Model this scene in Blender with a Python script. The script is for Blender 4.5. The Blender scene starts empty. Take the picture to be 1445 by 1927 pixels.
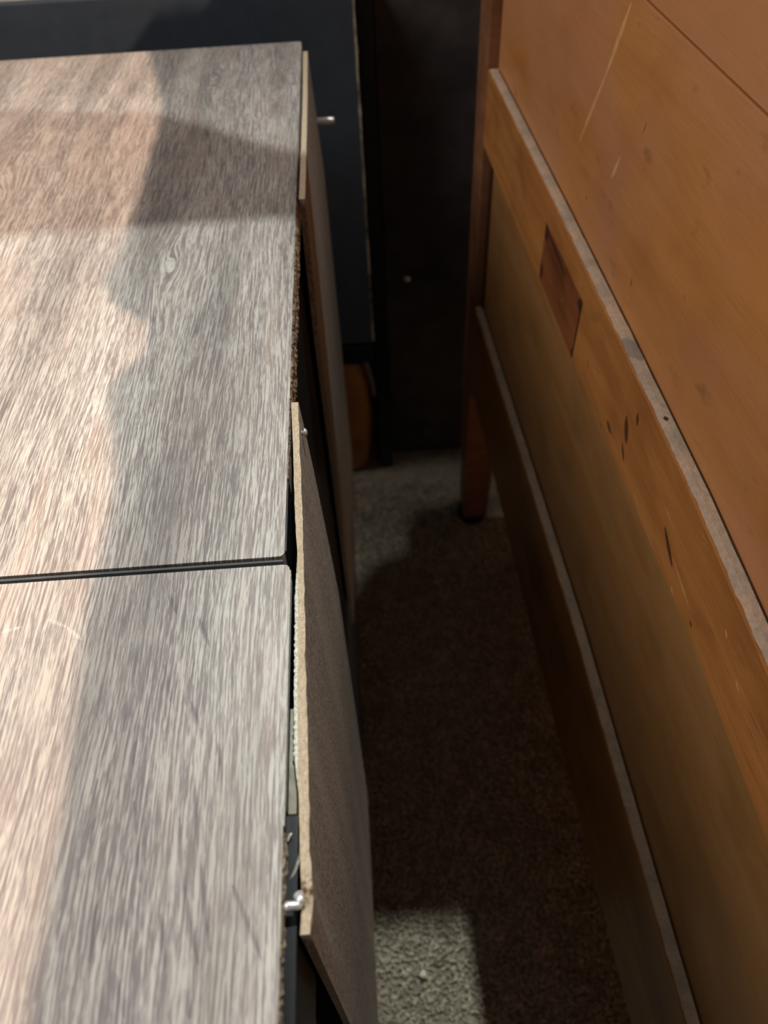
import bpy, bmesh, math, random
import numpy as np
from mathutils import Matrix, Vector, noise
random.seed(7)
C = bpy.context.scene.collection
sc = bpy.context.scene

# ------------------------------------------------------------------ camera
cam_d = bpy.data.cameras.new('camera')
cam = bpy.data.objects.new('camera', cam_d)
C.objects.link(cam)
CAMH = 1.17
f_px, cx, cy = 1447.0, 722.5, 963.5
def dirc(x, y):
    return Vector((x - cx, -(y - cy), -f_px)).normalized()
upv = -dirc(796, 2225)
yv = dirc(592, -690); yv = (yv - upv * yv.dot(upv)).normalized()
xv = yv.cross(upv)
M = Matrix((xv, yv, upv)).to_4x4()
cam.matrix_world = Matrix.Translation((0, 0, CAMH)) @ M
cam_d.sensor_fit = 'VERTICAL'
cam_d.sensor_height = 36
cam_d.lens = f_px / 1927 * 36
cam_d.clip_start = 0.005
cam_d.dof.use_dof = True
cam_d.dof.focus_distance = 0.42
cam_d.dof.aperture_fstop = 8.0
sc.camera = cam

# ------------------------------------------------------------------ world, lights, exposure
sc.view_settings.view_transform = 'Standard'
sc.view_settings.look = 'None'
sc.view_settings.exposure = 0.0
sc.view_settings.gamma = 1.0
sc.view_settings.use_curve_mapping = False
w = bpy.data.worlds.new('world'); sc.world = w; w.use_nodes = True
w.node_tree.nodes['Background'].inputs[0].default_value = (1.0, 0.90, 0.84, 1)
w.node_tree.nodes['Background'].inputs[1].default_value = 0.05

def lamp(name, loc, power, color, radius):
    d = bpy.data.lights.new(name, 'POINT'); d.energy = power; d.color = color
    d.shadow_soft_size = radius
    o = bpy.data.objects.new(name, d); o.location = loc; C.objects.link(o)
    return o
# ceiling lamp above the gap (cool) and a warm lamp to the right, beyond the dresser
CEIL = (0.29, 1.18, 1.40 + CAMH)
WARM = (1.55, 0.50, 1.28 + CAMH)
d = bpy.data.lights.new('ceiling_lamp_light', 'SPOT'); d.energy = 160; d.color = (0.97, 1.0, 0.94)
d.shadow_soft_size = 0.012; d.spot_size = math.radians(95); d.spot_blend = 1.0
o = bpy.data.objects.new('ceiling_lamp_light', d); C.objects.link(o); o.location = CEIL
o.rotation_euler = (Vector((0.0, -0.50, 1.0)) - Vector(CEIL)).to_track_quat('-Z', 'Y').to_euler()
lamp('warm_lamp_light', WARM, 365, (1.0, 0.70, 0.51), 0.014)

# broad unseen fill light, added on the cabinets' side to brighten the dresser face
ad = bpy.data.lights.new('soft_fill_light', 'AREA'); ad.shape = 'RECTANGLE'; ad.size = 1.4; ad.size_y = 1.6
ad.energy = 50; ad.color = (1.0, 0.90, 0.84)
ao = bpy.data.objects.new('soft_fill_light', ad); C.objects.link(ao); ao.location = (-1.9, 0.1, 2.75)
ao.rotation_euler = (0, math.radians(-30), 0)

# ------------------------------------------------------------------ material helpers
class NT:
    def __init__(s, name):
        s.m = bpy.data.materials.new(name); s.m.use_nodes = True
        s.t = s.m.node_tree; s.n = s.t.nodes; s.l = s.t.links
        s.b = s.n['Principled BSDF']
        s.tc = s.n.new('ShaderNodeTexCoord').outputs['Object']
    def put(s, sock, v):
        if isinstance(v, (int, float)): sock.default_value = v
        elif isinstance(v, (tuple, list)):
            sock.default_value = tuple(v) if len(v) == len(sock.default_value) else tuple(v) + (1,)
        else: s.l.new(v, sock)
    def math(s, op, a, b=0.0, c=0.0, clamp=False):
        n = s.n.new('ShaderNodeMath'); n.operation = op; n.use_clamp = clamp
        s.put(n.inputs[0], a); s.put(n.inputs[1], b)
        if len(n.inputs) > 2: s.put(n.inputs[2], c)
        return n.outputs[0]
    def scale(s, v, xyz):
        n = s.n.new('ShaderNodeVectorMath'); n.operation = 'MULTIPLY'
        s.put(n.inputs[0], v); n.inputs[1].default_value = xyz
        return n.outputs[0]
    def add(s, v, w_):
        n = s.n.new('ShaderNodeVectorMath'); n.operation = 'ADD'
        s.put(n.inputs[0], v); s.put(n.inputs[1], w_)
        return n.outputs[0]
    def noise(s, v, sc_=1.0, det=3, rough=0.55, dist=0.0):
        n = s.n.new('ShaderNodeTexNoise'); s.put(n.inputs['Vector'], v)
        n.inputs['Scale'].default_value = sc_; n.inputs['Detail'].default_value = det
        n.inputs['Roughness'].default_value = rough; n.inputs['Distortion'].default_value = dist
        return n.outputs['Fac']
    def ramp(s, f, pts, interp='LINEAR'):
        n = s.n.new('ShaderNodeValToRGB'); s.put(n.inputs[0], f)
        cr = n.color_ramp; cr.interpolation = interp
        while len(cr.elements) < len(pts): cr.elements.new(0.5)
        for e, (p, c) in zip(cr.elements, pts):
            e.position = p
            e.color = (c, c, c, 1) if isinstance(c, (int, float)) else tuple(c) + (1,)
        return n.outputs[0]
    def mix(s, f, a, b, mode='MIX'):
        n = s.n.new('ShaderNodeMix'); n.data_type = 'RGBA'; n.blend_type = mode
        s.put(n.inputs[0], f); s.put(n.inputs[6], a); s.put(n.inputs[7], b)
        return n.outputs[2]
    def sep(s, v):
        n = s.n.new('ShaderNodeSeparateXYZ'); s.put(n.inputs[0], v); return n.outputs
    def comb(s, x, y, z):
        n = s.n.new('ShaderNodeCombineXYZ'); s.put(n.inputs[0], x); s.put(n.inputs[1], y); s.put(n.inputs[2], z)
        return n.outputs[0]
    def bump(s, h, dist, strength=1.0):
        n = s.n.new('ShaderNodeBump'); n.inputs['Strength'].default_value = strength
        n.inputs['Distance'].default_value = dist; s.put(n.inputs['Height'], h)
        s.l.new(n.outputs[0], s.b.inputs['Normal'])
    def seg(s, v, a, b, wd, soft=0.5):
        """mask of a tapered stroke from a to b (points in the 3D space of v)"""
        g = s.n.new('ShaderNodeGroup'); g.node_tree = SEG
        s.put(g.inputs[0], v); g.inputs[1].default_value = a; g.inputs[2].default_value = b
        g.inputs[3].default_value = wd; g.inputs[4].default_value = soft
        return g.outputs[0]
    def maxof(s, L):
        r = L[0]
        for k in L[1:]: r = s.math('MAXIMUM', r, k)
        return r
    def out(s, color=None, rough=None, spec=None, metal=None):
        if color is not None: s.put(s.b.inputs['Base Color'], color)
        if rough is not None: s.put(s.b.inputs['Roughness'], rough)
        if spec is not None: s.put(s.b.inputs['Specular IOR Level'], spec)
        if metal is not None: s.put(s.b.inputs['Metallic'], metal)
        return s.m

def make_seg():
    g = bpy.data.node_groups.new('stroke', 'ShaderNodeTree')
    I = g.interface
    I.new_socket('P', in_out='INPUT', socket_type='NodeSocketVector')
    I.new_socket('A', in_out='INPUT', socket_type='NodeSocketVector')
    I.new_socket('B', in_out='INPUT', socket_type='NodeSocketVector')
    I.new_socket('W', in_out='INPUT', socket_type='NodeSocketFloat')
    I.new_socket('S', in_out='INPUT', socket_type='NodeSocketFloat')
    I.new_socket('Mask', in_out='OUTPUT', socket_type='NodeSocketFloat')
    gi = g.nodes.new('NodeGroupInput'); go = g.nodes.new('NodeGroupOutput')
    def vm(op, a, b=None, sca=None):
        n = g.nodes.new('ShaderNodeVectorMath'); n.operation = op
        g.links.new(a, n.inputs[0])
        if b is not None: g.links.new(b, n.inputs[1])
        if sca is not None: g.links.new(sca, n.inputs['Scale'])
        return n
    def mm(op, a, b, clamp=False):
        n = g.nodes.new('ShaderNodeMath'); n.operation = op; n.use_clamp = clamp
        for i, q in enumerate((a, b)):
            if isinstance(q, (int, float)): n.inputs[i].default_value = q
            else: g.links.new(q, n.inputs[i])
        return n.outputs[0]
    ab = vm('SUBTRACT', gi.outputs[2], gi.outputs[1]).outputs[0]
    ap = vm('SUBTRACT', gi.outputs[0], gi.outputs[1]).outputs[0]
    t = mm('DIVIDE', vm('DOT_PRODUCT', ap, ab).outputs['Value'], vm('DOT_PRODUCT', ab, ab).outputs['Value'], True)
    pr = vm('SCALE', ab, None, t).outputs[0]
    d = vm('LENGTH', vm('SUBTRACT', ap, pr).outputs[0]).outputs['Value']
    # taper: width * (0.35 + 2.6 t (1-t))
    tt = mm('MULTIPLY', t, mm('SUBTRACT', 1.0, t))
    wd = mm('MULTIPLY', gi.outputs[3], mm('ADD', mm('MULTIPLY', tt, 2.6), 0.35))
    r = mm('DIVIDE', d, wd)
    m = mm('DIVIDE', mm('SUBTRACT', 1.0, r), gi.outputs[4], True)
    g.links.new(m, go.inputs[0])
    return g
SEG = make_seg()

# ------------------------------------------------------------------ materials
def mat_laminate():
    s = NT('oak_laminate')
    xyz = s.sep(s.tc)
    flat = s.comb(xyz[0], xyz[1], 0.0)
    # large waviness
    w1 = s.noise(s.scale(flat, (9, 2.2, 1)), 1, 2)
    w2 = s.noise(s.scale(flat, (40, 14, 1)), 1, 2)
    x = s.math('ADD', xyz[0], s.math('MULTIPLY', s.math('SUBTRACT', w1, 0.5), 0.022))
    x = s.math('ADD', x, s.math('MULTIPLY', s.math('SUBTRACT', w2, 0.5), 0.0022))
    # knots bend the grain round them
    knot_col = []
    for kx, ky, sx, sy in ((-0.136, 0.515, 0.013, 0.045), (-0.134, 0.873, 0.012, 0.05), (-0.30, 0.62, 0.03, 0.12), (-0.26, 0.12, 0.02, 0.1)):
        dx = s.math('DIVIDE', s.math('SUBTRACT', xyz[0], kx), sx)
        dy = s.math('DIVIDE', s.math('SUBTRACT', xyz[1], ky), sy)
        r2 = s.math('ADD', s.math('MULTIPLY', dx, dx), s.math('MULTIPLY', dy, dy))
        fall = s.math('POWER', 2.718, s.math('MULTIPLY', r2, -0.8))
        rad = s.math('MULTIPLY', s.math('SQRT', r2), sx * 1.0)
        x = s.math('ADD', x, s.math('MULTIPLY', s.math('MULTIPLY', fall, 0.72), s.math('SUBTRACT', rad, s.math('SUBTRACT', x, kx))))
        if len(knot_col) < 2: knot_col.append(fall)
    g = s.comb(x, xyz[1], 0.0)
    streak = s.noise(s.scale(g, (900, 26, 1)), 1, 3, 0.6, 0.25)
    streak2 = s.noise(s.scale(g, (2200, 110, 1)), 1, 2, 0.6)
    band = s.noise(s.scale(g, (70, 5, 1)), 1, 3, 0.55)
    patch = s.noise(s.scale(flat, (7, 3.5, 1)), 1, 2)
    hue = s.noise(s.add(s.scale(g, (38, 6, 1)), (5.3, 2.1, 0)), 1, 2)
    f = s.math('ADD', s.math('MULTIPLY', streak, 0.62), s.math('MULTIPLY', streak2, 0.38))
    # streak contrast is stronger in some zones
    f = s.ramp(f, [(0.42, 0.0), (0.485, 0.25), (0.535, 0.86), (0.62, 1.0)])
    dark = s.mix(s.ramp(hue, [(0.4, 0.0), (0.62, 1.0)]), (0.225, 0.205, 0.195), (0.285, 0.225, 0.200))
    dark = s.mix(s.ramp(band, [(0.40, 0.0), (0.60, 1.0)]), (0.180, 0.158, 0.155), dark)
    light = s.mix(s.ramp(patch, [(0.35, 0.0), (0.7, 1.0)]), (0.50, 0.50, 0.47), (0.47, 0.44, 0.40))
    col = s.mix(f, dark, light)
    tone = s.ramp(s.noise(s.scale(g, (26, 2.4, 1)), 1, 2), [(0.34, 0.66), (0.52, 0.96), (0.70, 1.12)])
    col = s.mix(1.0, col, tone, 'MULTIPLY')
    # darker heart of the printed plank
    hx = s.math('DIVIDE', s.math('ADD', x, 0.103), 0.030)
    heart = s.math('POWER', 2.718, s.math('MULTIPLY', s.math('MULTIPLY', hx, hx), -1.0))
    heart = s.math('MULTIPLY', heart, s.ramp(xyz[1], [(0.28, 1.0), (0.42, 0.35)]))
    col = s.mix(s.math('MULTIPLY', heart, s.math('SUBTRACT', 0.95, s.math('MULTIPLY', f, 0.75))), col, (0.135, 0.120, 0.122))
    # dark cathedral flecks of the print
    FL = [(-.1034,.1198,-.0966,.0896),(-.0846,.112,-.0802,.087),(-.0802,.087,-.0723,.0612),(-.0794,.1237,-.0756,.0983),(-.0756,.0983,-.0684,.0647),(-.0874,.0779,-.0833,.0607),(-.1002,.0599,-.0953,.0471),(-.1112,.0828,-.1105,.0644),(-.0619,.0857,-.0499,.0607),(-.1019,.2187,-.0967,.2076),(-.0868,.2056,-.0795,.1883),(-.099,.1803,-.0944,.1628),(-.0851,.161,-.0777,.1417),(-.072,.1412,-.0684,.1231),(-.1066,.1451,-.1061,.1347),(-.0758,.054,-.0738,.0457),(-.115,.17,-.112,.15),(-.12,.13,-.118,.105),(-.122,.10,-.121,.08)]
    wob = s.comb(s.math('ADD', xyz[0], s.math('MULTIPLY', s.math('SUBTRACT', streak, 0.5), 0.0022)), xyz[1], 0.0)
    fl = s.maxof([s.seg(wob, (a, b, 0), (c, d, 0), 0.0017, 0.9) for a, b, c, d in FL])
    # rings of the two eyes
    eyes = []
    for kx, ky, dirn in ((-0.136, 0.515, 1), (-0.134, 0.873, 1)):
        P = [(kx - .006, ky + .035), (kx - .0065, ky + .005), (kx - .001, ky - .018), (kx + .004, ky - .004), (kx + .003, ky + .02)]
        for a, b in zip(P[:-1], P[1:]):
            eyes.append(s.seg(wob, (a[0], a[1], 0), (b[0], b[1], 0), 0.0016, 0.9))
    ey = s.maxof(eyes)
    col = s.mix(s.math('MULTIPLY', fl, s.ramp(streak, [(0.40, 0.85), (0.62, 0.25)])), col, (0.085, 0.066, 0.072))
    col = s.mix(s.math('MULTIPLY', ey, 0.45), col, (0.12, 0.09, 0.088))
    # pale scuffs
    SC = [(-.3155,.8547,-.2702,.8501),(-.3089,.8975,-.2749,.8963),(-.2883,.8007,-.2666,.801),(-.2873,.7606,-.2685,.7613),(-.3388,.8612,-.319,.8512),(-.1788,.2042,-.1694,.2064),(-.1578,.2098,-.148,.2046),(-.148,.2046,-.1389,.1966),(-.3092,.8192,-.297,.768)]
    scm = s.maxof([s.seg(wob, (a, b, 0), (c, d, 0), 0.0014, 0.9) for a, b, c, d in SC])
    scm = s.math('MULTIPLY', scm, s.ramp(streak2, [(0.40, 0.0), (0.6, 0.6)]))
    col = s.mix(scm, col, (0.72, 0.69, 0.63))
    s.bump(f, 0.00025, 0.5)
    return s.out(col, s.ramp(f, [(0, 0.44), (1, 0.36)]), 0.42)

def mat_raw_particle():
    s = NT('raw_particle_board')
    a = s.noise(s.tc, 900, 3, 0.7); b = s.noise(s.scale(s.tc, (1, .35, 1)), 420, 3, 0.6)
    col = s.ramp(s.math('ADD', s.math('MULTIPLY', a, .5), s.math('MULTIPLY', b, .5)), [(0.36, (0.07, 0.055, 0.045)), (0.5, (0.25, 0.20, 0.15)), (0.64, (0.46, 0.40, 0.32))])
    s.bump(b, 0.001)
    return s.out(col, 0.85, 0.2)

def mat_plain(name, c, rough=0.5, spec=0.4, metal=0.0, nz=0.15, scale_=60, bump=0.0):
    s = NT(name)
    a = s.noise(s.tc, scale_, 4, 0.6)
    lo = tuple(v * (1 - nz) for v in c); hi = tuple(min(1, v * (1 + nz)) for v in c)
    col = s.ramp(a, [(0.35, lo), (0.65, hi)])
    if bump: s.bump(a, bump)
    return s.out(col, rough, spec, metal)

def mat_hardboard():
    s = NT('hardboard_face')
    a = s.noise(s.scale(s.tc, (1, 1, .7)), 430, 4, 0.75)
    b = s.noise(s.scale(s.tc, (1, 26, 1.3)), 1, 3, 0.6)
    fz = s.noise(s.tc, 850, 2, 0.7, 3.0)
    base = s.ramp(a, [(0.38, (0.125, 0.122, 0.115)), (0.60, (0.37, 0.36, 0.335))])
    base = s.mix(s.ramp(b, [(0.45, 0.0), (0.70, 0.55)]), base, (0.40, 0.395, 0.36))
    col = s.mix(s.ramp(fz, [(0.58, 0.0), (0.66, 0.75)]), base, (0.55, 0.53, 0.48))
    s.bump(a, 0.0006, 0.8)
    return s.out(col, 0.6, 0.35)

def mat_hardboard_edge():
    s = NT('hardboard_cut_edge')
    a = s.noise(s.scale(s.tc, (1, .5, 1)), 900, 4, 0.7)
    b = s.noise(s.scale(s.tc, (1, 1, 1)), 60, 3, 0.6)
    col = s.ramp(a, [(0.3, (0.32, 0.255, 0.175)), (0.7, (0.60, 0.505, 0.37))])
    col = s.mix(s.ramp(b, [(0.5, 0.0), (0.75, 0.4)]), col, (0.40, 0.31, 0.2))
    # broken brown spot at the screw
    xyz = s.sep(s.tc)
    near = s.seg(s.tc, (-0.034, 0.0795, 0.868), (-0.034, 0.0865, 0.868), 0.0075, 0.7)
    near = s.math('MULTIPLY', near, s.ramp(s.noise(s.tc, 420, 3), [(0.42, 0.1), (0.55, 1.0)]))
    col = s.mix(near, col, (0.10, 0.045, 0.022))
    s.bump(a, 0.0006, 0.8)
    return s.out(col, 0.8, 0.2)

PINE_LIGHT, PINE_MID, PINE_DARK = (0.44, 0.185, 0.062), (0.34, 0.130, 0.040), (0.20, 0.068, 0.020)
def mat_pine(name, rough_grain=0.3, marks=(), scratches=(), light=PINE_LIGHT, dark=PINE_MID, deep=PINE_DARK, blotch=0.5):
    s = NT(name)
    v = s.scale(s.tc, (1, 5, 46))
    g1 = s.noise(v, 1.0, 4, 0.6, 0.6)
    g2 = s.noise(s.scale(s.tc, (10, 26, 330)), 1.0, 3, 0.6)
    bl = s.noise(s.scale(s.tc, (1, 1, 1.5)), 13, 3, 0.5, 0.3)
    col = s.ramp(g1, [(0.36, dark), (0.62, light)])
    col = s.mix(s.math('MULTIPLY', s.ramp(bl, [(0.48, 0.0), (0.72, 1.0)]), blotch), col, deep)
    st = s.ramp(g2, [(0.60, 0.0), (0.72, 1.0)])
    col = s.mix(s.math('MULTIPLY', st, rough_grain), col, deep)
    pale = s.ramp(g2, [(0.27, 1.0), (0.33, 0.0)])
    col = s.mix(s.math('MULTIPLY', pale, rough_grain), col, (0.62, 0.36, 0.17))
    if name == 'pine_back_board':
        hv = s.noise(s.scale(s.tc, (1, 1, 1.6)), 5.0, 2)
        col = s.mix(s.ramp(hv, [(0.42, 0.55), (0.58, 0.0)]), col, (0.44, 0.205, 0.105))
        sm = s.noise(s.scale(s.tc, (1, 1, 2.2)), 24, 3, 0.6)
        col = s.mix(s.ramp(sm, [(0.62, 0.0), (0.74, 0.5)]), col, (0.20, 0.085, 0.035))
    if scratches:
        m = s.maxof([s.seg(s.tc, a, b, wd, 0.9) for a, b, wd in scratches])
        m = s.math('MULTIPLY', m, s.ramp(s.noise(s.tc, 140, 3), [(0.3, 0.45), (0.6, 0.95)]))
        col = s.mix(s.math('MULTIPLY', m, 0.8), col, (0.72, 0.42, 0.20))
    if marks:
        m = s.maxof([s.seg(s.tc, a, b, wd, 0.6) for a, b, wd in marks])
        col = s.mix(s.math('MULTIPLY', m, 0.88), col, (0.035, 0.017, 0.010))
    s.bump(g2, 0.0006, 0.35)
    return s.out(col, 0.42, 0.4)

def mat_dust():
    s = NT('dusty_ledge')
    a = s.noise(s.tc, 300, 4, 0.65); b = s.noise(s.tc, 42, 3, 0.6)
    col = s.ramp(b, [(0.34, (0.38, 0.32, 0.25)), (0.5, (0.47, 0.385, 0.29)), (0.68, (0.56, 0.41, 0.29))])
    col = s.mix(s.ramp(a, [(0.45, 0.0), (0.75, 0.5)]), col, (0.27, 0.22, 0.17))
    stain = s.seg(s.tc, (0.004, -0.352, 0.825), (0.008, -0.372, 0.825), 0.010, 0.3)
    col = s.mix(s.math('MULTIPLY', stain, 0.6), col, (0.17, 0.16, 0.14))
    spots = s.maxof([s.seg(s.tc, (0.006, y_, 0.822), (0.006, y_ - 0.004, 0.822), 0.0022, 0.4) for y_ in (-0.432, -0.505, -0.588)])
    col = s.mix(spots, col, (0.06, 0.035, 0.02))
    s.bump(a, 0.001, 0.8)
    return s.out(col, 0.9, 0.15)

def mat_carpet(name, dk, lt):
    s = NT(name)
    a = s.noise(s.tc, 150, 4, 0.7); b = s.noise(s.tc, 30, 3, 0.6)
    col = s.ramp(s.math('ADD', s.math('MULTIPLY', a, .7), s.math('MULTIPLY', b, .3)), [(0.38, dk), (0.62, lt)])
    s.bump(a, 0.004, 0.6)
    return s.out(col, 0.95, 0.1)

LAM = mat_laminate()
RAW = mat_raw_particle()
EDGEBAND = mat_plain('edge_banding', (0.40, 0.385, 0.35), 0.4, 0.4, 0, 0.2, 300)
BLACK = mat_plain('black_melamine', (0.009, 0.011, 0.016), 0.34, 0.45, 0, 0.3, 90)
BLACKBAND = mat_plain('black_edge_strip', (0.008, 0.010, 0.013), 0.35, 0.4, 0, 0.3, 140)
HB = mat_hardboard(); HBE = mat_hardboard_edge()
FRAY = mat_plain('frayed_paper', (0.62, 0.61, 0.54), 0.8, 0.2, 0, 0.35, 900, 0.0008)
ZINC = mat_plain('zinc_screw', (0.80, 0.84, 0.86), 0.30, 0.5, 0.65, 0.12, 500)
SLATE = mat_plain('slate_blue_highlight', (0.07, 0.11, 0.17), 0.35, 0.5, 0, 0.2, 30)  # bluish highlight on the dark cabinet base, put into the plinth colour
def mat_blackboard():
    s = NT('black_lacquer')
    a = s.noise(s.tc, 30, 4, 0.6)
    col = s.ramp(a, [(0.35, (0.042, 0.058, 0.078)), (0.65, (0.052, 0.070, 0.092))])
    m = s.seg(s.tc, (-0.1103, 1.0985, 0.866), (-0.1103, 1.0985, 0.842), 0.0022, 0.9)
    col = s.mix(s.math('MULTIPLY', m, 0.7), col, (0.12, 0.14, 0.17))
    return s.out(col, 0.42, 0.5)
BOARDBLACK = mat_blackboard()
NAVY = mat_plain('navy_black_paint', (0.008, 0.012, 0.022), 0.4, 0.45, 0, 0.2, 40)
CHIP = mat_plain('chipped_edge', (0.30, 0.27, 0.20), 0.7, 0.3, 0, 0.9, 34)
GREYTOP = mat_plain('dusty_grey_top', (0.22, 0.23, 0.22), 0.8, 0.2, 0, 0.2, 40)
DARKWOOD = mat_plain('dark_brown_veneer', (0.062, 0.054, 0.054), 0.5, 0.4, 0, 0.3, 20)
AMBER = mat_plain('amber_wood', (0.42, 0.19, 0.055), 0.5, 0.4, 0, 0.2, 14)
STEEL = mat_plain('dull_grey_metal', (0.30, 0.33, 0.30), 0.45, 0.5, 0.5, 0.2, 50)
RUBBER = mat_plain('black_rubber', (0.012, 0.010, 0.010), 0.6, 0.3, 0, 0.2, 60)
CRUMB = mat_plain('white_crumb', (0.8, 0.78, 0.72), 0.8, 0.2, 0, 0.1, 300)
CARPET = mat_carpet('carpet_base', (0.20, 0.18, 0.14), (0.42, 0.38, 0.30))
TUFT = mat_carpet('carpet_tufts', (0.30, 0.27, 0.20), (0.82, 0.75, 0.60))
WALLP = mat_plain('dark_wall_paint', (0.05, 0.045, 0.042), 0.8, 0.2, 0, 0.1, 10)

# ------------------------------------------------------------------ geometry helpers
def link(name, bm, mat, parent=None, smooth=False, inv=True):
    me = bpy.data.meshes.new(name); 
    bmesh.ops.recalc_face_normals(bm, faces=bm.faces[:])
    bm.to_mesh(me); bm.free()
    mats = mat if isinstance(mat, (list, tuple)) else [mat]
    for m in mats: me.materials.append(m)
    if smooth:
        for p in me.polygons: p.use_smooth = True
    o = bpy.data.objects.new(name, me); C.objects.link(o)
    if parent:
        o.parent = parent
        if inv and parent.type == 'EMPTY':
            o.matrix_parent_inverse = Matrix.Translation(parent.location).inverted()
    return o
def bev(bm, r, seg=2, ang=0.6):
    es = [e for e in bm.edges if len(e.link_faces) == 2 and e.calc_face_angle(0) > ang]
    if r > 0 and es:
        bmesh.ops.bevel(bm, geom=es, offset=r, segments=seg, affect='EDGES', profile=0.6)
def box(x0, x1, y0, y1, z0, z1, r=0.0, bm=None, seg=2):
    new = bmesh.new()
    bmesh.ops.create_cube(new, size=1)
    for v in new.verts:
        v.co = ((x0 + x1) / 2 + v.co.x * (x1 - x0), (y0 + y1) / 2 + v.co.y * (y1 - y0), (z0 + z1) / 2 + v.co.z * (z1 - z0))
    bev(new, r, seg)
    if bm is None: return new
    me = bpy.data.meshes.new('t'); new.to_mesh(me); new.free(); bm.from_mesh(me); bpy.data.meshes.remove(me)
    return bm
def prism(pts, z0, z1, r=0.0):
    bm = bmesh.new()
    a = [bm.verts.new((x, y, z0)) for x, y in pts]; b = [bm.verts.new((x, y, z1)) for x, y in pts]
    bm.faces.new(a); bm.faces.new(b)
    for i in range(len(pts)):
        j = (i + 1) % len(pts); bm.faces.new((a[i], a[j], b[j], b[i]))
    bev(bm, r, 2, 0.9)
    return bm
def lathe(profile, seg=28, axis='Z', origin=(0, 0, 0), bm=None):
    bm = bm or bmesh.new(); rings = []
    for r, h in profile:
        ring = []
        for k in range(seg):
            a = 2 * math.pi * k / seg; c, s_ = r * math.cos(a), r * math.sin(a)
            p = {'Z': (c, s_, h), 'X': (h, c, s_), 'Y': (c, h, s_)}[axis]
            ring.append(bm.verts.new((p[0] + origin[0], p[1] + origin[1], p[2] + origin[2])))
        rings.append(ring)
    for A, B in zip(rings[:-1], rings[1:]):
        for k in range(seg):
            bm.faces.new((A[k], A[(k + 1) % seg], B[(k + 1) % seg], B[k]))
    bm.faces.new(rings[0]); bm.faces.new(rings[-1])
    return bm
def sheet(P, Q, bmx=None):
    """closed solid between two equally sized point grids P and Q"""
    bm = bmesh.new(); n, m = len(P), len(P[0])
    a = [[bm.verts.new(p) for p in row] for row in P]; b = [[bm.verts.new(p) for p in row] for row in Q]
    for i in range(n - 1):
        for j in range(m - 1):
            bm.faces.new((a[i][j], a[i + 1][j], a[i + 1][j + 1], a[i][j + 1]))
            bm.faces.new((b[i][j], b[i][j + 1], b[i + 1][j + 1], b[i + 1][j]))
    for i in range(n - 1):
        for j in (0, m - 1):
            bm.faces.new((a[i][j], a[i + 1][j], b[i + 1][j], b[i][j]))
    for j in range(m - 1):
        for i in (0, n - 1):
            bm.faces.new((a[i][j], a[i][j + 1], b[i][j + 1], b[i][j]))
    return bm
def thing(name, label, cat, loc, group=None):
    o = bpy.data.objects.new(name, None); C.objects.link(o); o.location = loc
    o.empty_display_size = 0.05
    o['label'] = label; o['category'] = cat
    if group: o['group'] = group
    return o
def lerp(x, xs, ys): return float(np.interp(x, xs, ys))

# ------------------------------------------------------------------ floor and setting
rng = np.random.default_rng(3)
def floor_mesh():
    bm = bmesh.new()
    # fine, uneven strip in the gap, coarse around it
    xs = [-2.2, -0.6] + list(np.arange(-0.10, 0.42, 0.006)) + [1.2, 3.0]
    ys = [-1.5, -0.6] + list(np.arange(-0.10, 1.26, 0.006)) + [1.8, 3.0]
    V = [[bm.verts.new((x, y, 0.0 if (x < -.11 or x > .43 or y < -.11 or y > 1.27) else -0.001 + 0.003 * noise.noise((x * 120, y * 120, 0)))) for y in ys] for x in xs]
    for i in range(len(xs) - 1):
        for j in range(len(ys) - 1):
            bm.faces.new((V[i][j], V[i + 1][j], V[i + 1][j + 1], V[i][j + 1]))
    return bm
floor = link('floor', floor_mesh(), CARPET, smooth=True); floor['kind'] = 'structure'
def pile_mesh():
    n = 26000
    X = rng.uniform(-0.055, 0.30, n); Y = rng.uniform(0.03, 1.10, n)
    verts, faces = [], []
    for x, y in zip(X, Y):
        a = rng.uniform(0, 6.28); bx_, by_ = rng.normal(0, .0028, 2); h = rng.uniform(.0035, .0062); r = rng.uniform(.0013, .0022)
        k = len(verts)
        for q in range(3):
            t = a + q * 2.094
            verts.append((x + r * math.cos(t), y + r * math.sin(t), 0.0))
        for q in range(3):
            t = a + .9 + q * 2.094
            verts.append((x + bx_ * .6 + 1.25 * r * math.cos(t), y + by_ * .6 + 1.25 * r * math.sin(t), h * .65))
        verts.append((x + bx_, y + by_, h))
        for q in range(3):
            j = (q + 1) % 3
            faces += [(k + q, k + j, k + 3 + j, k + 3 + q), (k + 3 + q, k + 3 + j, k + 6)]
    me = bpy.data.meshes.new('carpet_pile'); me.from_pydata(verts, [], faces); me.materials.append(TUFT)
    for p in me.polygons: p.use_smooth = True
    return me
pile = bpy.data.objects.new('carpet_pile', pile_mesh()); C.objects.link(pile); pile.parent = floor; pile['kind'] = 'stuff'

wb = link('wall_back', box(-2.2, 3.0, 1.75, 1.85, 0, 2.6), WALLP); wb['kind'] = 'structure'

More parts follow.
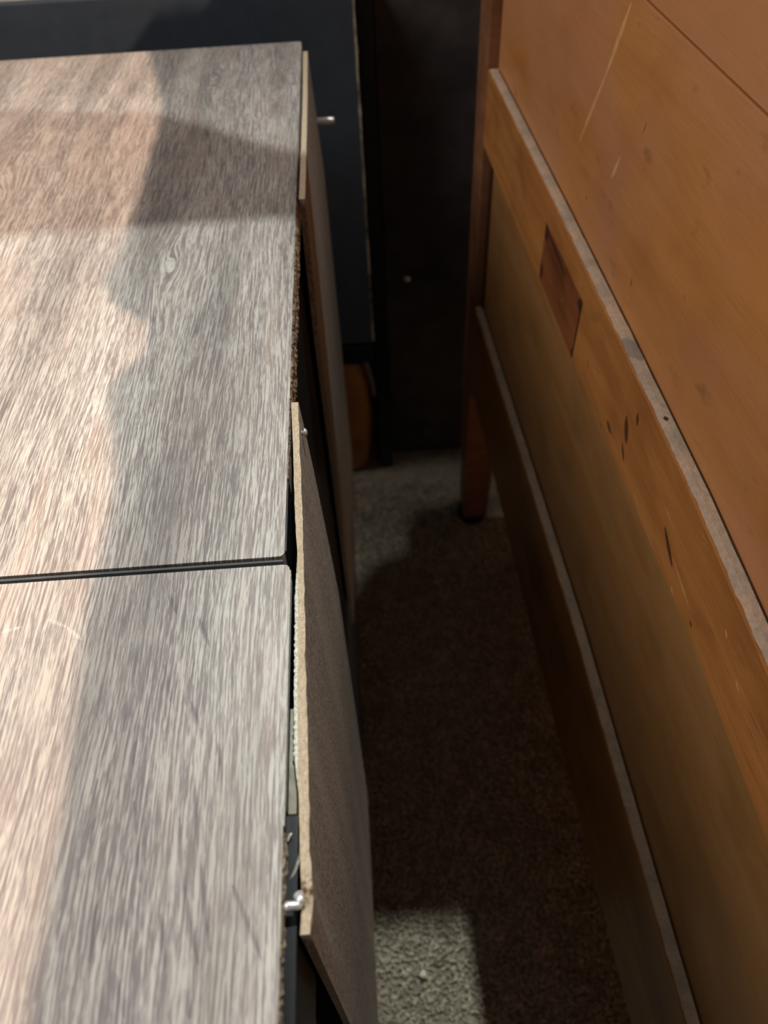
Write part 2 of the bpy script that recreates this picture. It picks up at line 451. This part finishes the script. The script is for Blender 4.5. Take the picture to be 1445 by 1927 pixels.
# ------------------------------------------------------------------ grey oak cabinets on the left
TOPZ = 0.870; TH = 0.016
def top_board(x0, xr_near, xr_far, y0, y1_left, y1_right, y0_right=None, r=0.003):
    """slab with rounded right corners; returns bmesh"""
    y0r = y0 if y0_right is None else y0_right
    pts = [(x0, y0)]
    def corner(cx_, cy_, a0, a1):
        return [(cx_ + r * math.cos(a), cy_ + r * math.sin(a)) for a in np.linspace(a0, a1, 6)]
    pts += corner(xr_near - r, y0r + r, -math.pi / 2, 0)
    pts += corner(xr_far - r, y1_right - r, 0, math.pi / 2)
    pts += [(x0, y1_left)]
    bm = prism(pts, TOPZ - TH, TOPZ)
    return bm
def raw_edge(xa, xb, y0, y1, name, parent):
    """crumbling particle-board core along the right edge of a top board"""
    n = int((y1 - y0) / 0.0016); m = 7
    P, Q = [], []
    for i in range(n + 1):
        y = y0 + (y1 - y0) * i / n; xr = xa + (xb - xa) * i / n
        row, row2 = [], []
        for j in range(m):
            z = TOPZ - 0.0012 - (TH - 0.0012) * j / (m - 1)
            d = 0.0009 + 0.0013 * noise.noise((y * 420, z * 500, 3)) + 0.0009 * noise.noise((y * 90, z * 160, 8))
            d = max(d, -0.0002) + (0.0004 if j else -0.0003) + 0.0012 * j / m
            if 0.2 < y < 0.37: d = min(d, 0.0012)
            row.append((xr + d, y, z)); row2.append((xr - 0.002, y, z))
        P.append(row); Q.append(row2)
    return link(name, sheet(P, Q), RAW, parent)

def warped_panel(y0, y1, z0, ztop, xl, xr, off, parent, notch=None):
    """thin hardboard sheet; xl/xr give its top edge (left/right face) by y; off(y,z) adds the outward bow"""
    ny = int((y1 - y0) / 0.004); nz = 34
    P, Q = [], []
    for i in range(ny + 1):
        y = y0 + (y1 - y0) * i / ny; rp, rq = [], []
        for j in range(nz + 1):
            t = (j / nz) ** 1.5; z = ztop - (ztop - z0) * t
            o = off(y, ztop - z)
            rr = 0.0 if j else 0.00035 * noise.noise((y * 500, 1, 1))
            nx = notch(y, ztop - z) if notch else 0
            rp.append((xr(y) + o + rr + nx, y, z - (0.0006 * abs(noise.noise((y * 300, 0, 0))) if j == 0 else 0)))
            rq.append((xl(y) + o - rr, y, z - (0.0006 * abs(noise.noise((y * 300, 0, 4))) if j == 0 else 0)))
        P.append(rp); Q.append(rq)
    bm = sheet(P, Q)
    o = link('back_panel', bm, [HB, HBE], parent)
    me = o.data
    for p in me.polygons:
        # the cut edges show the tan core, the faces the brown skin
        if p.normal.z > 0.6 and p.center.z > ztop - 0.003: p.material_index = 1
    o['label'] = 'thin brown hardboard back sheet bowing away from the cabinet'
    return o

# --- far cabinet
far = thing('wooden_cabinet', 'longer grey oak laminate cabinet at the back, its chipped right edge beside the black board', 'cabinet', (-0.30, 0.60, 0))
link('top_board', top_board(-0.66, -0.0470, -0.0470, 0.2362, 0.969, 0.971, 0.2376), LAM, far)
def carcass(x0, x1, y0, y1, parent):
    t = 0.016
    bm = box(x0, x0 + t, y0, y1, 0.03, TOPZ - TH, 0.0008)
    box(x0 + t, x1 - t, y0, y0 + t, 0.03, TOPZ - TH, 0.0008, bm)
    box(x0 + t, x1 - t, y1 - t, y1, 0.03, TOPZ - TH, 0.0008, bm)
    box(x0 + t, x1 - t, y0 + t, y1 - t, 0.06, 0.076, 0.0008, bm)
    link('carcass', bm, BLACK, parent)
    link('side_panel', box(x1 - t, x1, y0, y1, 0.03, TOPZ - TH, 0.0015), BLACK, parent)
    link('plinth', box(x1 - 0.01, x1 + (0.004 if y0 > 0 else -.001), y0 + .03, y1 - .03, 0.0, 0.30 if y0 > 0 else .04, 0.003), SLATE, parent)
carcass(-0.65, -0.0515, 0.242, 0.963, far)
raw_edge(-0.0475, -0.0475, 0.292, 0.64, 'raw_edge', far)['label'] = 'crumbling brown particle-board core where the edging is torn off'
link('edge_strip', box(-0.0476, -0.0462, 0.2415, 0.290, TOPZ - TH - .004, TOPZ - 0.0012, 0.0004), BLACKBAND, far)
link('edge_strip', box(-0.0476, -0.0466, 0.642, 0.966, TOPZ - TH, TOPZ - 0.0008, 0.0003), EDGEBAND, far)
link('edge_strip', box(-0.60, -0.0478, 0.2352, 0.2366, TOPZ - TH, TOPZ - 0.0012, 0.0004), mat_plain('grey_strip', (.07, .08, .085), .35, .5), far)
farp = warped_panel(0.606, 0.942, 0.24, 0.8690,
    lambda y: lerp(y, [.606, .645, .73, .816, .942], [-.0449, -.0446, -.0442, -.0440, -.0448]),
    lambda y: lerp(y, [.606, .645, .73, .816, .942], [-.0399, -.0396, -.0393, -.0393, -.0398]),
    lambda y, d: 0.0055 * min(1, d / 0.13) * lerp(y, [.606, .80, .942], [-0.4, .5, 1]), far)
sb = lathe([(.0028, 0), (.0044, .0003), (.0044, .0160), (.0041, .0172), (.0041, .0194), (.0030, .0200)], 18, 'X', (-.0365, .937, CAMH - .374))
scw = link('screw', sb, ZINC, farp, True, False); scw['label'] = 'short zinc screw sticking out to the right'

# --- near cabinet
near = thing('wooden_cabinet', 'nearer grey oak laminate cabinet top at lower left, in front of the dark seam', 'cabinet', (-0.30, -0.05, 0))
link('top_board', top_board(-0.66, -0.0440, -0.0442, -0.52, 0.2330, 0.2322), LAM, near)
carcass(-0.65, -0.0485, -0.51, 0.227, near)
raw_edge(-0.0446, -0.0444, -0.10, 0.104, 'raw_edge', near)['label'] = 'crumbling brown particle-board core where the edging is torn off'
link('edge_strip', box(-0.0444, -0.0436, 0.106, 0.229, TOPZ - .0035, TOPZ - 0.0002, 0.0002), EDGEBAND, near)['label'] = 'thin pale edging line'
link('edge_strip', box(-0.0470, -0.0434, 0.113, 0.226, TOPZ - TH - .004, TOPZ - 0.0045, 0.0004), BLACKBAND, near)

xl_n = lambda y: lerp(y, [.0686, .078, .087, .0965, .1274, .163, .204, .236, .271, .311, .354], [-.0371, -.0365, -.0370, -.0375, -.0386, -.0393, -.0396, -.0405, -.0425, -.0440, -.0460])
xr_n = lambda y: lerp(y, [.0684, .0795, .0813, .0962, .1384, .1757, .21, .2355, .271, .311, .354], [-.0336, -.0323, -.0327, -.0339, -.0348, -.0360, -.0368, -.0374, -.0386, -.0403, -.0418])
def off_n(y, d):
    return (-.0340 - xr_n(y)) * min(1, d / 0.20) ** 0.8
def notch_n(y, d):
    if d > 0.012: return 0
    a = 1 - d / 0.012
    v = 0.0006 * noise.noise((y * 700, d * 400, 2))
    return v * a
npn = thing('hardboard_sheet', 'loose thin brown hardboard sheet with tan edge, hanging screwed beside the nearer cabinet', 'panel', (-0.036, 0.21, 0.24))
nearp = warped_panel(0.068, 0.354, 0.24, 0.8695, xl_n, xr_n, off_n, npn, notch_n); nearp.name = 'sheet'; del nearp['label']
# pale frayed paper peeling off its inner face
P, Q = [], []
for i in range(150):
    y = 0.118 + (0.240 - 0.118) * i / 149
    fa = min(1, (y - .116) / .02, (0.243 - y) / .03)
    d = 0.0019 * max(fa, .05) * (1 + 0.35 * noise.noise((y * 600, 0, 0)))
    x = xl_n(y)
    P.append([(x + .0002, y, .8685), (x + .0002, y, .850)]); Q.append([(x - d, y, .8675 + .0005 * noise.noise((y * 400, 5, 5))), (x - d * .6, y, .850)])
o = link('frayed_layer', sheet(P, Q), FRAY, npn, False, True); o['label'] = 'whitish frayed paper layer peeling along the inner side'
# screws of the near panel
bm = lathe([(.0008, 0), (.0014, .0004), (.0016, .0012), (.0015, .005), (.0010, .0062), (.0005, .0066)], 16, 'X', (0, 0, 0))
bmesh.ops.rotate(bm, verts=bm.verts[:], cent=(0, 0, 0), matrix=Matrix.Rotation(math.radians(8), 3, 'Y'))
bmesh.ops.translate(bm, verts=bm.verts[:], vec=(-.0425, .0772, .8715))
b2 = bmesh.new(); bmesh.ops.create_cone(b2, cap_ends=True, segments=14, radius1=.0021, radius2=.0010, depth=.0040)
bmesh.ops.rotate(b2, verts=b2.verts[:], cent=(0, 0, 0), matrix=Matrix.Rotation(math.radians(60), 3, 'X') @ Matrix.Rotation(math.radians(25), 3, 'Y'))
bmesh.ops.translate(b2, verts=b2.verts[:], vec=(-.0368, .0792, .8712))
me = bpy.data.meshes.new('t'); b2.to_mesh(me); b2.free(); bm.from_mesh(me); bpy.data.meshes.remove(me)
o = link('screw', bm, ZINC, npn, True, True); o['label'] = 'bent silver screw pulled out at the near corner'
bm = lathe([(.0012, 0), (.0013, .0015), (.0026, .0020), (.0028, .0028), (.0018, .0038), (.0008, .0040)], 16, 'X', (-.0412, .337, .8600))
o = link('screw', bm, ZINC, npn, True, True); o['label'] = 'small shiny screw head near the far corner'
# torn plastic and shavings by the near screw
def ribbon(pts, wd, name, mat, parent):
    bm = bmesh.new(); prev = None
    for k, p in enumerate(pts):
        a = bm.verts.new((p[0], p[1], p[2])); b = bm.verts.new((p[0] + wd[0], p[1] + wd[1], p[2] + wd[2]))
        c = bm.verts.new((p[0] + wd[0], p[1] + wd[1], p[2] + wd[2] - .0004)); d = bm.verts.new((p[0], p[1], p[2] - .0004))
        if prev:
            for i in range(4):
                j = (i + 1) % 4; bm.faces.new((prev[i], prev[j], (a, b, c, d)[j], (a, b, c, d)[i]))
        else: bm.faces.new((a, b, c, d))
        prev = (a, b, c, d)
    bm.faces.new(prev)
    return link(name, bm, mat, parent, False, True)
o = ribbon([(-.0378, .100, .866), (-.0384, .095, .867), (-.0395, .0915, .867), (-.0412, .0885, .866), (-.0425, .0868, .865)], (.0006, -.0004, -.0010), 'curled_shaving', FRAY, npn)
o['label'] = 'small curled pale shaving behind the screw'
o = ribbon([(-.0428, .1015, .867), (-.0420, .1032, .868), (-.0412, .1040, .868)], (.0005, -.0005, 0), 'curled_shaving', FRAY, npn)
link('backing_strip', box(-.0432, -.0398, .1125, .158, .84, .8635, .0004), mat_plain('pale_backing', (.34, .32, .26), .7, .2, 0, .2, 200), near)['label'] = 'pale strip in the slot'
link('side_pocket', box(-.0440, -.0388, .0, .1115, .80, .8655, .0006), BLACKBAND, near)['label'] = 'black plastic strip in the slot'

# ------------------------------------------------------------------ black cabinet behind, with chipped edge
bc = thing('black_cabinet', 'tall black lacquered cabinet behind the oak cabinets, with a pale chipped edge', 'cabinet', (-0.30, 1.3, 0))
link('front_board', box(-0.85, 0.0150, 1.100, 1.116, 0.359, 0.8895, 0.0008), BOARDBLACK, bc)
# chipped strip on its right edge
P, Q = [], []
for i in range(240):
    z = 0.362 + (0.8885 - 0.362) * i / 239
    wv = 0.0017 + 0.0005 * noise.noise((z * 60, 0, 0)) + 0.0005 * (1 if noise.noise((z * 25, 3, 0)) > .1 else 0)
    x = .0156 + .0007 * noise.noise((z * 40, 7, 0))
    P.append([(x - wv * .5, 1.0985, z), (x - wv * .5, 1.112, z)]); Q.append([(x + wv, 1.0985, z), (x + wv, 1.112, z)])
link('chipped_edge', sheet(P, Q), CHIP, bc)['label'] = 'narrow raw edge where the black coating has chipped off'
bm = box(-0.85, -0.834, 1.118, 1.70, 0.30, 0.8895, 0.001)
box(-0.834, 0.0, 1.118, 1.70, 0.30, 0.315, 0.001, bm)
box(-0.834, 0.0, 1.684, 1.70, 0.315, 0.8895, 0.001, bm)
link('carcass', bm, BLACK, bc)
link('cabinet_top', box(-0.85, 0.0150, 1.117, 1.70, 0.872, 0.889, 0.0008), GREYTOP, bc)['label'] = 'dusty grey top'
link('side_post', box(0.0185, 0.0415, 1.150, 1.188, 0.0, 0.871, 0.002), NAVY, bc)
link('side_panel', box(0.0185, 0.0405, 1.189, 1.70, 0.12, 0.871, 0.001), NAVY, bc)
link('bottom_rail', box(-0.85, 0.0150, 1.098, 1.117, 0.318, 0.352, 0.003), BLACKBAND, bc)
for fx in (-0.044, -0.74):
    ft = link('foot', lathe([(.024, 0), (.036, .008), (.044, .05), (.050, .12), (.050, .18), (.044, .235), (.033, .275), (.026, .300)], 32, 'Z', (fx, 1.175, 0)), AMBER, bc, True)
    ft['label'] = 'swelling amber wooden foot'
# curved metal bracket beside the foot
P, Q = [], []
for i in range(14):
    t = i / 13; z = .305 - .085 * t; x = .0005 + .013 * math.sin(t * 1.3)
    P.append([(x - .006 + .003 * t, 1.118, z), (x - .006 + .003 * t, 1.124, z)]); Q.append([(x + .005 - .003 * t, 1.118, z), (x + .005 - .003 * t, 1.124, z)])
link('foot_bracket', sheet(P, Q), STEEL, bc)['label'] = 'curved grey metal bracket'

# ------------------------------------------------------------------ dark wardrobe at the end of the gap
wd_ = thing('dark_wardrobe', 'nearly black brown wardrobe closing the far end of the gap, behind the dresser leg', 'wardrobe', (0.35, 1.45, 0))
link('front_panel', box(0.0435, 0.70, 1.190, 1.208, 0.004, 1.75, 0.002), DARKWOOD, wd_)
bm = box(0.0435, 0.06, 1.21, 1.70, 0.0, 1.75, .001); box(0.684, 0.70, 1.21, 1.70, 0, 1.75, .001, bm)
box(0.06, 0.684, 1.21, 1.70, 1.734, 1.75, .001, bm); box(0.06, 0.684, 1.21, 1.70, 0.06, 0.076, .001, bm)
box(0.06, 0.684, 1.684, 1.70, 0.076, 1.734, .001, bm)
link('carcass', bm, DARKWOOD, wd_)
link('screw_head', lathe([(.0062, 0), (.0056, -.0015), (.0030, -.0026), (.0008, -.0030)], 18, 'Y', (.0817, 1.1897, CAMH - .748)), ZINC, wd_, True)
# unseen flap added above the gap, cut to shape the ceiling lamp's shadows
link('shadow_flap', prism([(.29 + (x_ - .29) * .75, 1.18 + (y_ - 1.18) * .75) for x_, y_ in [(-.42, .755), (.25, .755), (.27, .80), (.245, 1.06), (.262, 1.10), (.19, 1.115), (.178, 1.055), (.148, 1.046), (.118, 1.0), (.098, .87), (.053, .831), (-.042, .905), (-.36, .98), (-.36, 1.07), (.02, 1.07), (.075, 1.188), (.044, 1.188), (.0, 1.10), (-.42, 1.10)]], 1.666, 1.674, 0), DARKWOOD, wd_)

# ------------------------------------------------------------------ pine dresser on the right (seen from its back)
YAW = math.radians(2.3177)
dr = thing('pine_dresser', 'old orange pine dresser on the right, framed back facing the gap', 'dresser', (0.1708, 0.8011, 0))
dr.rotation_euler = (0, 0, YAW)
def Z(z): return CAMH + z
S0, S1 = -1.15, 0.25          # length of the back along local y
RAILU_T = ([-1.15, -.62, -.50, -.344, -.169, .16], [-.372, -.3612, -.351, -.3455, -.3416, -.3373])
RAILU_B = ([-1.15, -.676, -.553, -.264, .16], [-.445, -.438, -.428, -.429, -.425])
RAILL_T = ([-1.15, -.725, -.388, .16], [-.700, -.681, -.657, -.656])
RAILL_B = ([-1.15, -.704, -.264, -.1185, .16], [-.850, -.844, -.826, -.812, -.800])
def rail(top, bot, name, mat, th=0.020, worn=0.0006):
    n = 260; P, Q = [], []; zf = []
    for i in range(n + 1):
        y = S0 + (0.158 - S0) * i / n
        zt = Z(lerp(y, *top)); zb = Z(lerp(y, *bot))
        e = worn * noise.noise((y * 55, 1, 0)) + worn * .6 * noise.noise((y * 170, 3, 0))
        zs = [zt, zt - .0012, zt - (zt - zb) * .35, zt - (zt - zb) * .7, zb + .001, zb]
        xs = [.0006 + e, 0 + e * .4, .0002 * noise.noise((y * 30, 4, 1)), 0.0, 0.0, .0008]
        P.append([(x, y, z) for x, z in zip(xs, zs)]); Q.append([(th, y, z) for z in zs])
    o = link(name, sheet(P, Q), mat, dr, False, False)
    return o
mk = [((0, -.3385, Z(-.436)), (0, -.3445, Z(-.4385)), 0.0034), ((0, -.3620, Z(-.4135)), (0, -.3730, Z(-.4165)), 0.0034),
      ((0, -.3920, Z(-.3835)), (0, -.4010, Z(-.3990)), 0.0058), ((0, -.4070, Z(-.366)), (0, -.4100, Z(-.3745)), 0.0029),
      ((0, -.3960, Z(-.405)), (0, -.4050, Z(-.4150)), 0.0027), ((0, -.4850, Z(-.3985)), (0, -.5070, Z(-.4110)), 0.0034), ((0, -.352, Z(-.424)), (0, -.355, Z(-.428)), .0012),
      ((0, -.545, Z(-.418)), (0, -.549, Z(-.420)), .0015), ((0, -.30, Z(-.40)), (0, -.303, Z(-.408)), .0010)]
sr = [((0, -.505, Z(-.405)), (0, -.540, Z(-.413)), .0012), ((0, -.515, Z(-.424)), (0, -.5185, Z(-.426)), .0013), ((0, -.60, Z(-.395)), (0, -.606, Z(-.398)), .0012), ((0, -.575, Z(-.382)), (0, -.579, Z(-.385)), .0012)]
PRAIL = mat_pine('pine_rail', 0.60, mk, sr, (0.42, 0.180, 0.050), (0.34, 0.135, 0.036), (0.20, 0.070, 0.018), 0.5)
rail(RAILU_T, RAILU_B, 'upper_rail', PRAIL)
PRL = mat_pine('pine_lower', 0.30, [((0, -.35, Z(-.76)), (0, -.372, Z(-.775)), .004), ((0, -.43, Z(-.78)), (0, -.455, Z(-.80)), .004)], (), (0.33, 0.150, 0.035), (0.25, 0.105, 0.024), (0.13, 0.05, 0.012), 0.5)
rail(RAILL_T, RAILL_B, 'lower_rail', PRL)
# dusty top ledges of the rails
def ledge(top, x1, name, prof):
    n = 420; P, Q = [], []
    for i in range(n + 1):
        y = S0 + (0.156 - S0) * i / n; z = Z(lerp(y, *top))
        e = .0009 * noise.noise((y * 70, 9, 0)) + .0006 * noise.noise((y * 240, 2, 0))
        P.append([(.0012 + e, y, z + .0006), (x1 * .5, y, z + .0011 + .0003 * noise.noise((y * 200, 0, 0))), (x1 - .0002, y, z + .0008)])
        Q.append([(.0012 + e, y, z - .0004), (x1 * .5, y, z - .0004), (x1 - .0002, y, z - .0004)])
    o = link(name, sheet(P, Q), DUST, dr, False, False)
    o['label'] = 'pale dusty top of the rail'
DUST = mat_dust()
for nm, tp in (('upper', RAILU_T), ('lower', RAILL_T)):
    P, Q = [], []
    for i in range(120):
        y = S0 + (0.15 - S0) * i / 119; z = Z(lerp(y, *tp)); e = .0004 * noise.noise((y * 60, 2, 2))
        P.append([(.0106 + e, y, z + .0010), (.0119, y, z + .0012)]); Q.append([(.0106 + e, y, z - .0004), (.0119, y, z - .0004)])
    link('shadow_gap_strip', sheet(P, Q), mat_plain('shadow_gap_line', (0.05, 0.028, 0.015), .8, .1), dr, False, False)  # dark strip stands in for the shadow gap behind the ledge
ledge(RAILU_T, .0110, 'rail_ledge', 0)
ledge(RAILL_T, .0110, 'rail_ledge', 0)
# upper back boards with a seam between them
SEAM = -.160
scr = [((.012, -.2238, Z(-.169)), (.012, -.1985, Z(-.2206)), .0042), ((.012, -.1985, Z(-.2206)), (.012, -.1617, Z(-.284)), .0032), ((.012, -.2559, Z(-.2555)), (.012, -.2463, Z(-.2755)), .0030)]
mks = [((.012, -.2895, Z(-.2185)), (.012, -.2872, Z(-.226)), .0007), ((.012, -.322, Z(-.32)), (.012, -.321, Z(-.314)), .0010), ((.012, -.20, Z(-.315)), (.012, -.2005, Z(-.312)), .0012)]
PUP = mat_pine('pine_back_board', 0.12, mks, scr, (0.49, 0.215, 0.066), (0.43, 0.182, 0.052), (0.33, 0.125, 0.038), 0.45)
def board(y0, y1, z0, z1, x, name, mat, th=.008, lab=None):
    o = link(name, box(x, x + th, y0, y1, z0, z1, .0007), mat, dr, False, False)
    return o
board(S0, .158, Z(-.385), Z(SEAM - .0007), .012, 'back_board', PUP)
board(S0, .158, Z(SEAM + .0007), Z(.010), .0121, 'back_board', PUP)
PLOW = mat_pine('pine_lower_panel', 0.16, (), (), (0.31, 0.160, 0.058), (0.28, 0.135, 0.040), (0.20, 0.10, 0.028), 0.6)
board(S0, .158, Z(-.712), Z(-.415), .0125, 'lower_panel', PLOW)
# corner posts
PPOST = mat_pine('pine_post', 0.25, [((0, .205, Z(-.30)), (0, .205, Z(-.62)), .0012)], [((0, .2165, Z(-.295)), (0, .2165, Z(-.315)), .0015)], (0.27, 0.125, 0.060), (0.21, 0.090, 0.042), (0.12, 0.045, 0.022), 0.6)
for (a, b) in ((.1595, .25), (S0 - .092, S0 - .002)):
    pts = [(0, a), (0, b - .035), (.003, b - .032), (.006, b), (.055, b), (.055, a)]
    bm = bmesh.new()
    zs = [.030, .10, .30, 1.16]
    rows = []
    for z in zs:
        k = lerp(z, [.03, .20, .4], [.80, .93, 1.0]); cy_ = a + .03
        rows.append([bm.verts.new((.027 + (x - .027) * k, cy_ + (y - cy_) * k, z)) for x, y in pts])
    for A, B in zip(rows[:-1], rows[1:]):
        for i in range(6):
            j = (i + 1) % 6; bm.faces.new((A[i], A[j], B[j], B[i]))
    bm.faces.new(rows[0]); bm.faces.new(rows[-1]); bev(bm, .0012, 2, .5)
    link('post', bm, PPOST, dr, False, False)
    link('foot', lathe([(.018, 0), (.026, .004), (.029, .016), (.027, .029), (.02, .0305)], 24, 'Z', (.027, a + .034, 0)), RUBBER, dr, True, False)['label'] = 'dark rounded foot pad'
# dark strip painting the shadow line of the lower panel's far-end recess
board(.1475, .1578, Z(-.655), Z(-.429), .0095, 'recess_shadow', mat_plain('shadow_groove', (0.05, 0.020, 0.010), .7, .2), .004)
# knot plug set into the upper rail
bm = bmesh.new()
pl = [(-.1400, -.3665), (-.1385, -.4245), (-.2640, -.4275), (-.2665, -.3690)]
a = [bm.verts.new((-.0004, y, Z(z))) for y, z in pl]; b = [bm.verts.new((.004, y, Z(z))) for y, z in pl]
bm.faces.new(a); bm.faces.new(b)
for i in range(4): bm.faces.new((a[i], a[(i + 1) % 4], b[(i + 1) % 4], b[i]))
o_mk = [((0, -.1415, Z(-.3680)), (0, -.149, Z(-.3790)), 0.0110 ), ((0, -.1400, Z(-.407)), (0, -.146, Z(-.420)), 0.0085 ), ((0, -.2620, Z(-.3700)), (0, -.2630, Z(-.3800)), 0.0110 ),
        ((0, -.2650, Z(-.372)), (0, -.2630, Z(-.427)), 0.0024 ), ((0, -.2630, Z(-.4180)), (0, -.2630, Z(-.427)), 0.0060 ), ((0, -.15, Z(-.371)), (0, -.215, Z(-.3760)), 0.0033 ), ((0, -.1395, Z(-.368)), (0, -.1385, Z(-.423)), .0008)]
PLUG = mat_pine('pine_plug', 0.5, o_mk, (), (0.23, 0.080, 0.026), (0.18, 0.060, 0.020), (0.10, 0.030, 0.012), 0.8)
o = link('knot_plug', bm, PLUG, dr, False, False); o['label'] = 'darker brown patch let into the rail, with burnt corners'
# body behind the back frame, top, side and front
PB = mat_pine('pine_body', 0.2, (), ())
link('carcass_side', box(.022, .47, .18, .20, .25, 1.159, .002), PB, dr, False, False)
link('carcass_side', box(.022, .47, S0 - .06, S0 - .04, .25, 1.159, .002), PB, dr, False, False)
link('drawer_front', box(.455, .475, S0 - .03, .17, .33, 1.12, .003), PB, dr, False, False)
link('bottom_board', box(.024, .45, S0 - .03, .17, .335, .35, .002), PB, dr, False, False)
link('front_leg', box(.43, .475, .205, .25, 0, 1.158, .003), PPOST, dr, False, False)
link('front_leg', box(.43, .475, S0 - .09, S0 - .065, 0, 1.158, .003), PPOST, dr, False, False)
link('dresser_top', box(.002, .49, S0 - .10, .265, 1.161, 1.18, .003), PB, dr, False, False)

# ------------------------------------------------------------------ unseen blanket shape added on the dresser; its edge shapes the warm shadow
BLK = mat_plain('blocker_grey', (0.30, 0.27, 0.25), .9, .2, 0, .2, 60)
bl = thing('shadow_blocker', 'unseen grey blanket-like blocker added on the dresser top to shape the warm shadow', 'blocker', (0.35, 0.3, 1.18))
def xb(y): return lerp(y, [-.2, .047, .124, .158, .198, .229, .241, .30, .33, .37, .39, .41, .425, .445, .47, .50, .535, .583, .798, .84, .964, 1.1],
                       [-.120, -.120, -.132, -.136, -.139, -.142, -.139, -.143, -.149, -.160, -.156, -.142, -.138, -.146, -.173, -.184, -.180, -.179, -.180, -.189, -.217, -.23])
P, Q = [], []
for i in range(181):
    ylam = -.2 + 1.3 * i / 180
    xbv = xb(ylam); xe = .215
    t = (xe - xbv) / (WARM[0] - xbv)
    ye = ylam + (WARM[1] - ylam) * t; ze = TOPZ + (WARM[2] - TOPZ) * t
    P.append([(xe, ye, ze), (xe + .03, ye, ze + .004), (xe + .22, ye, ze + .003)]); Q.append([(xe, ye, 1.1802), (xe + .03, ye, 1.1802), (xe + .22, ye, 1.1802)])
    if i in (0, 90, 180): print('blocker edge', ye, ze)
link('blocker_fold', sheet(P, Q), BLK, bl)

# ------------------------------------------------------------------ little things
bm = bmesh.new(); bmesh.ops.create_icosphere(bm, subdivisions=2, radius=1)
for v in bm.verts:
    k = 1 + .3 * noise.noise(v.co * 1.7); v.co = Vector((v.co.x * .0055 * k + .0195, v.co.y * .005 * k + .205, v.co.z * .003 * k + .0105))
o = link('lint_crumb', bm, CRUMB, None, True); o['label'] = 'tiny white crumb lying on the lit patch of carpet'; o['category'] = 'crumb'
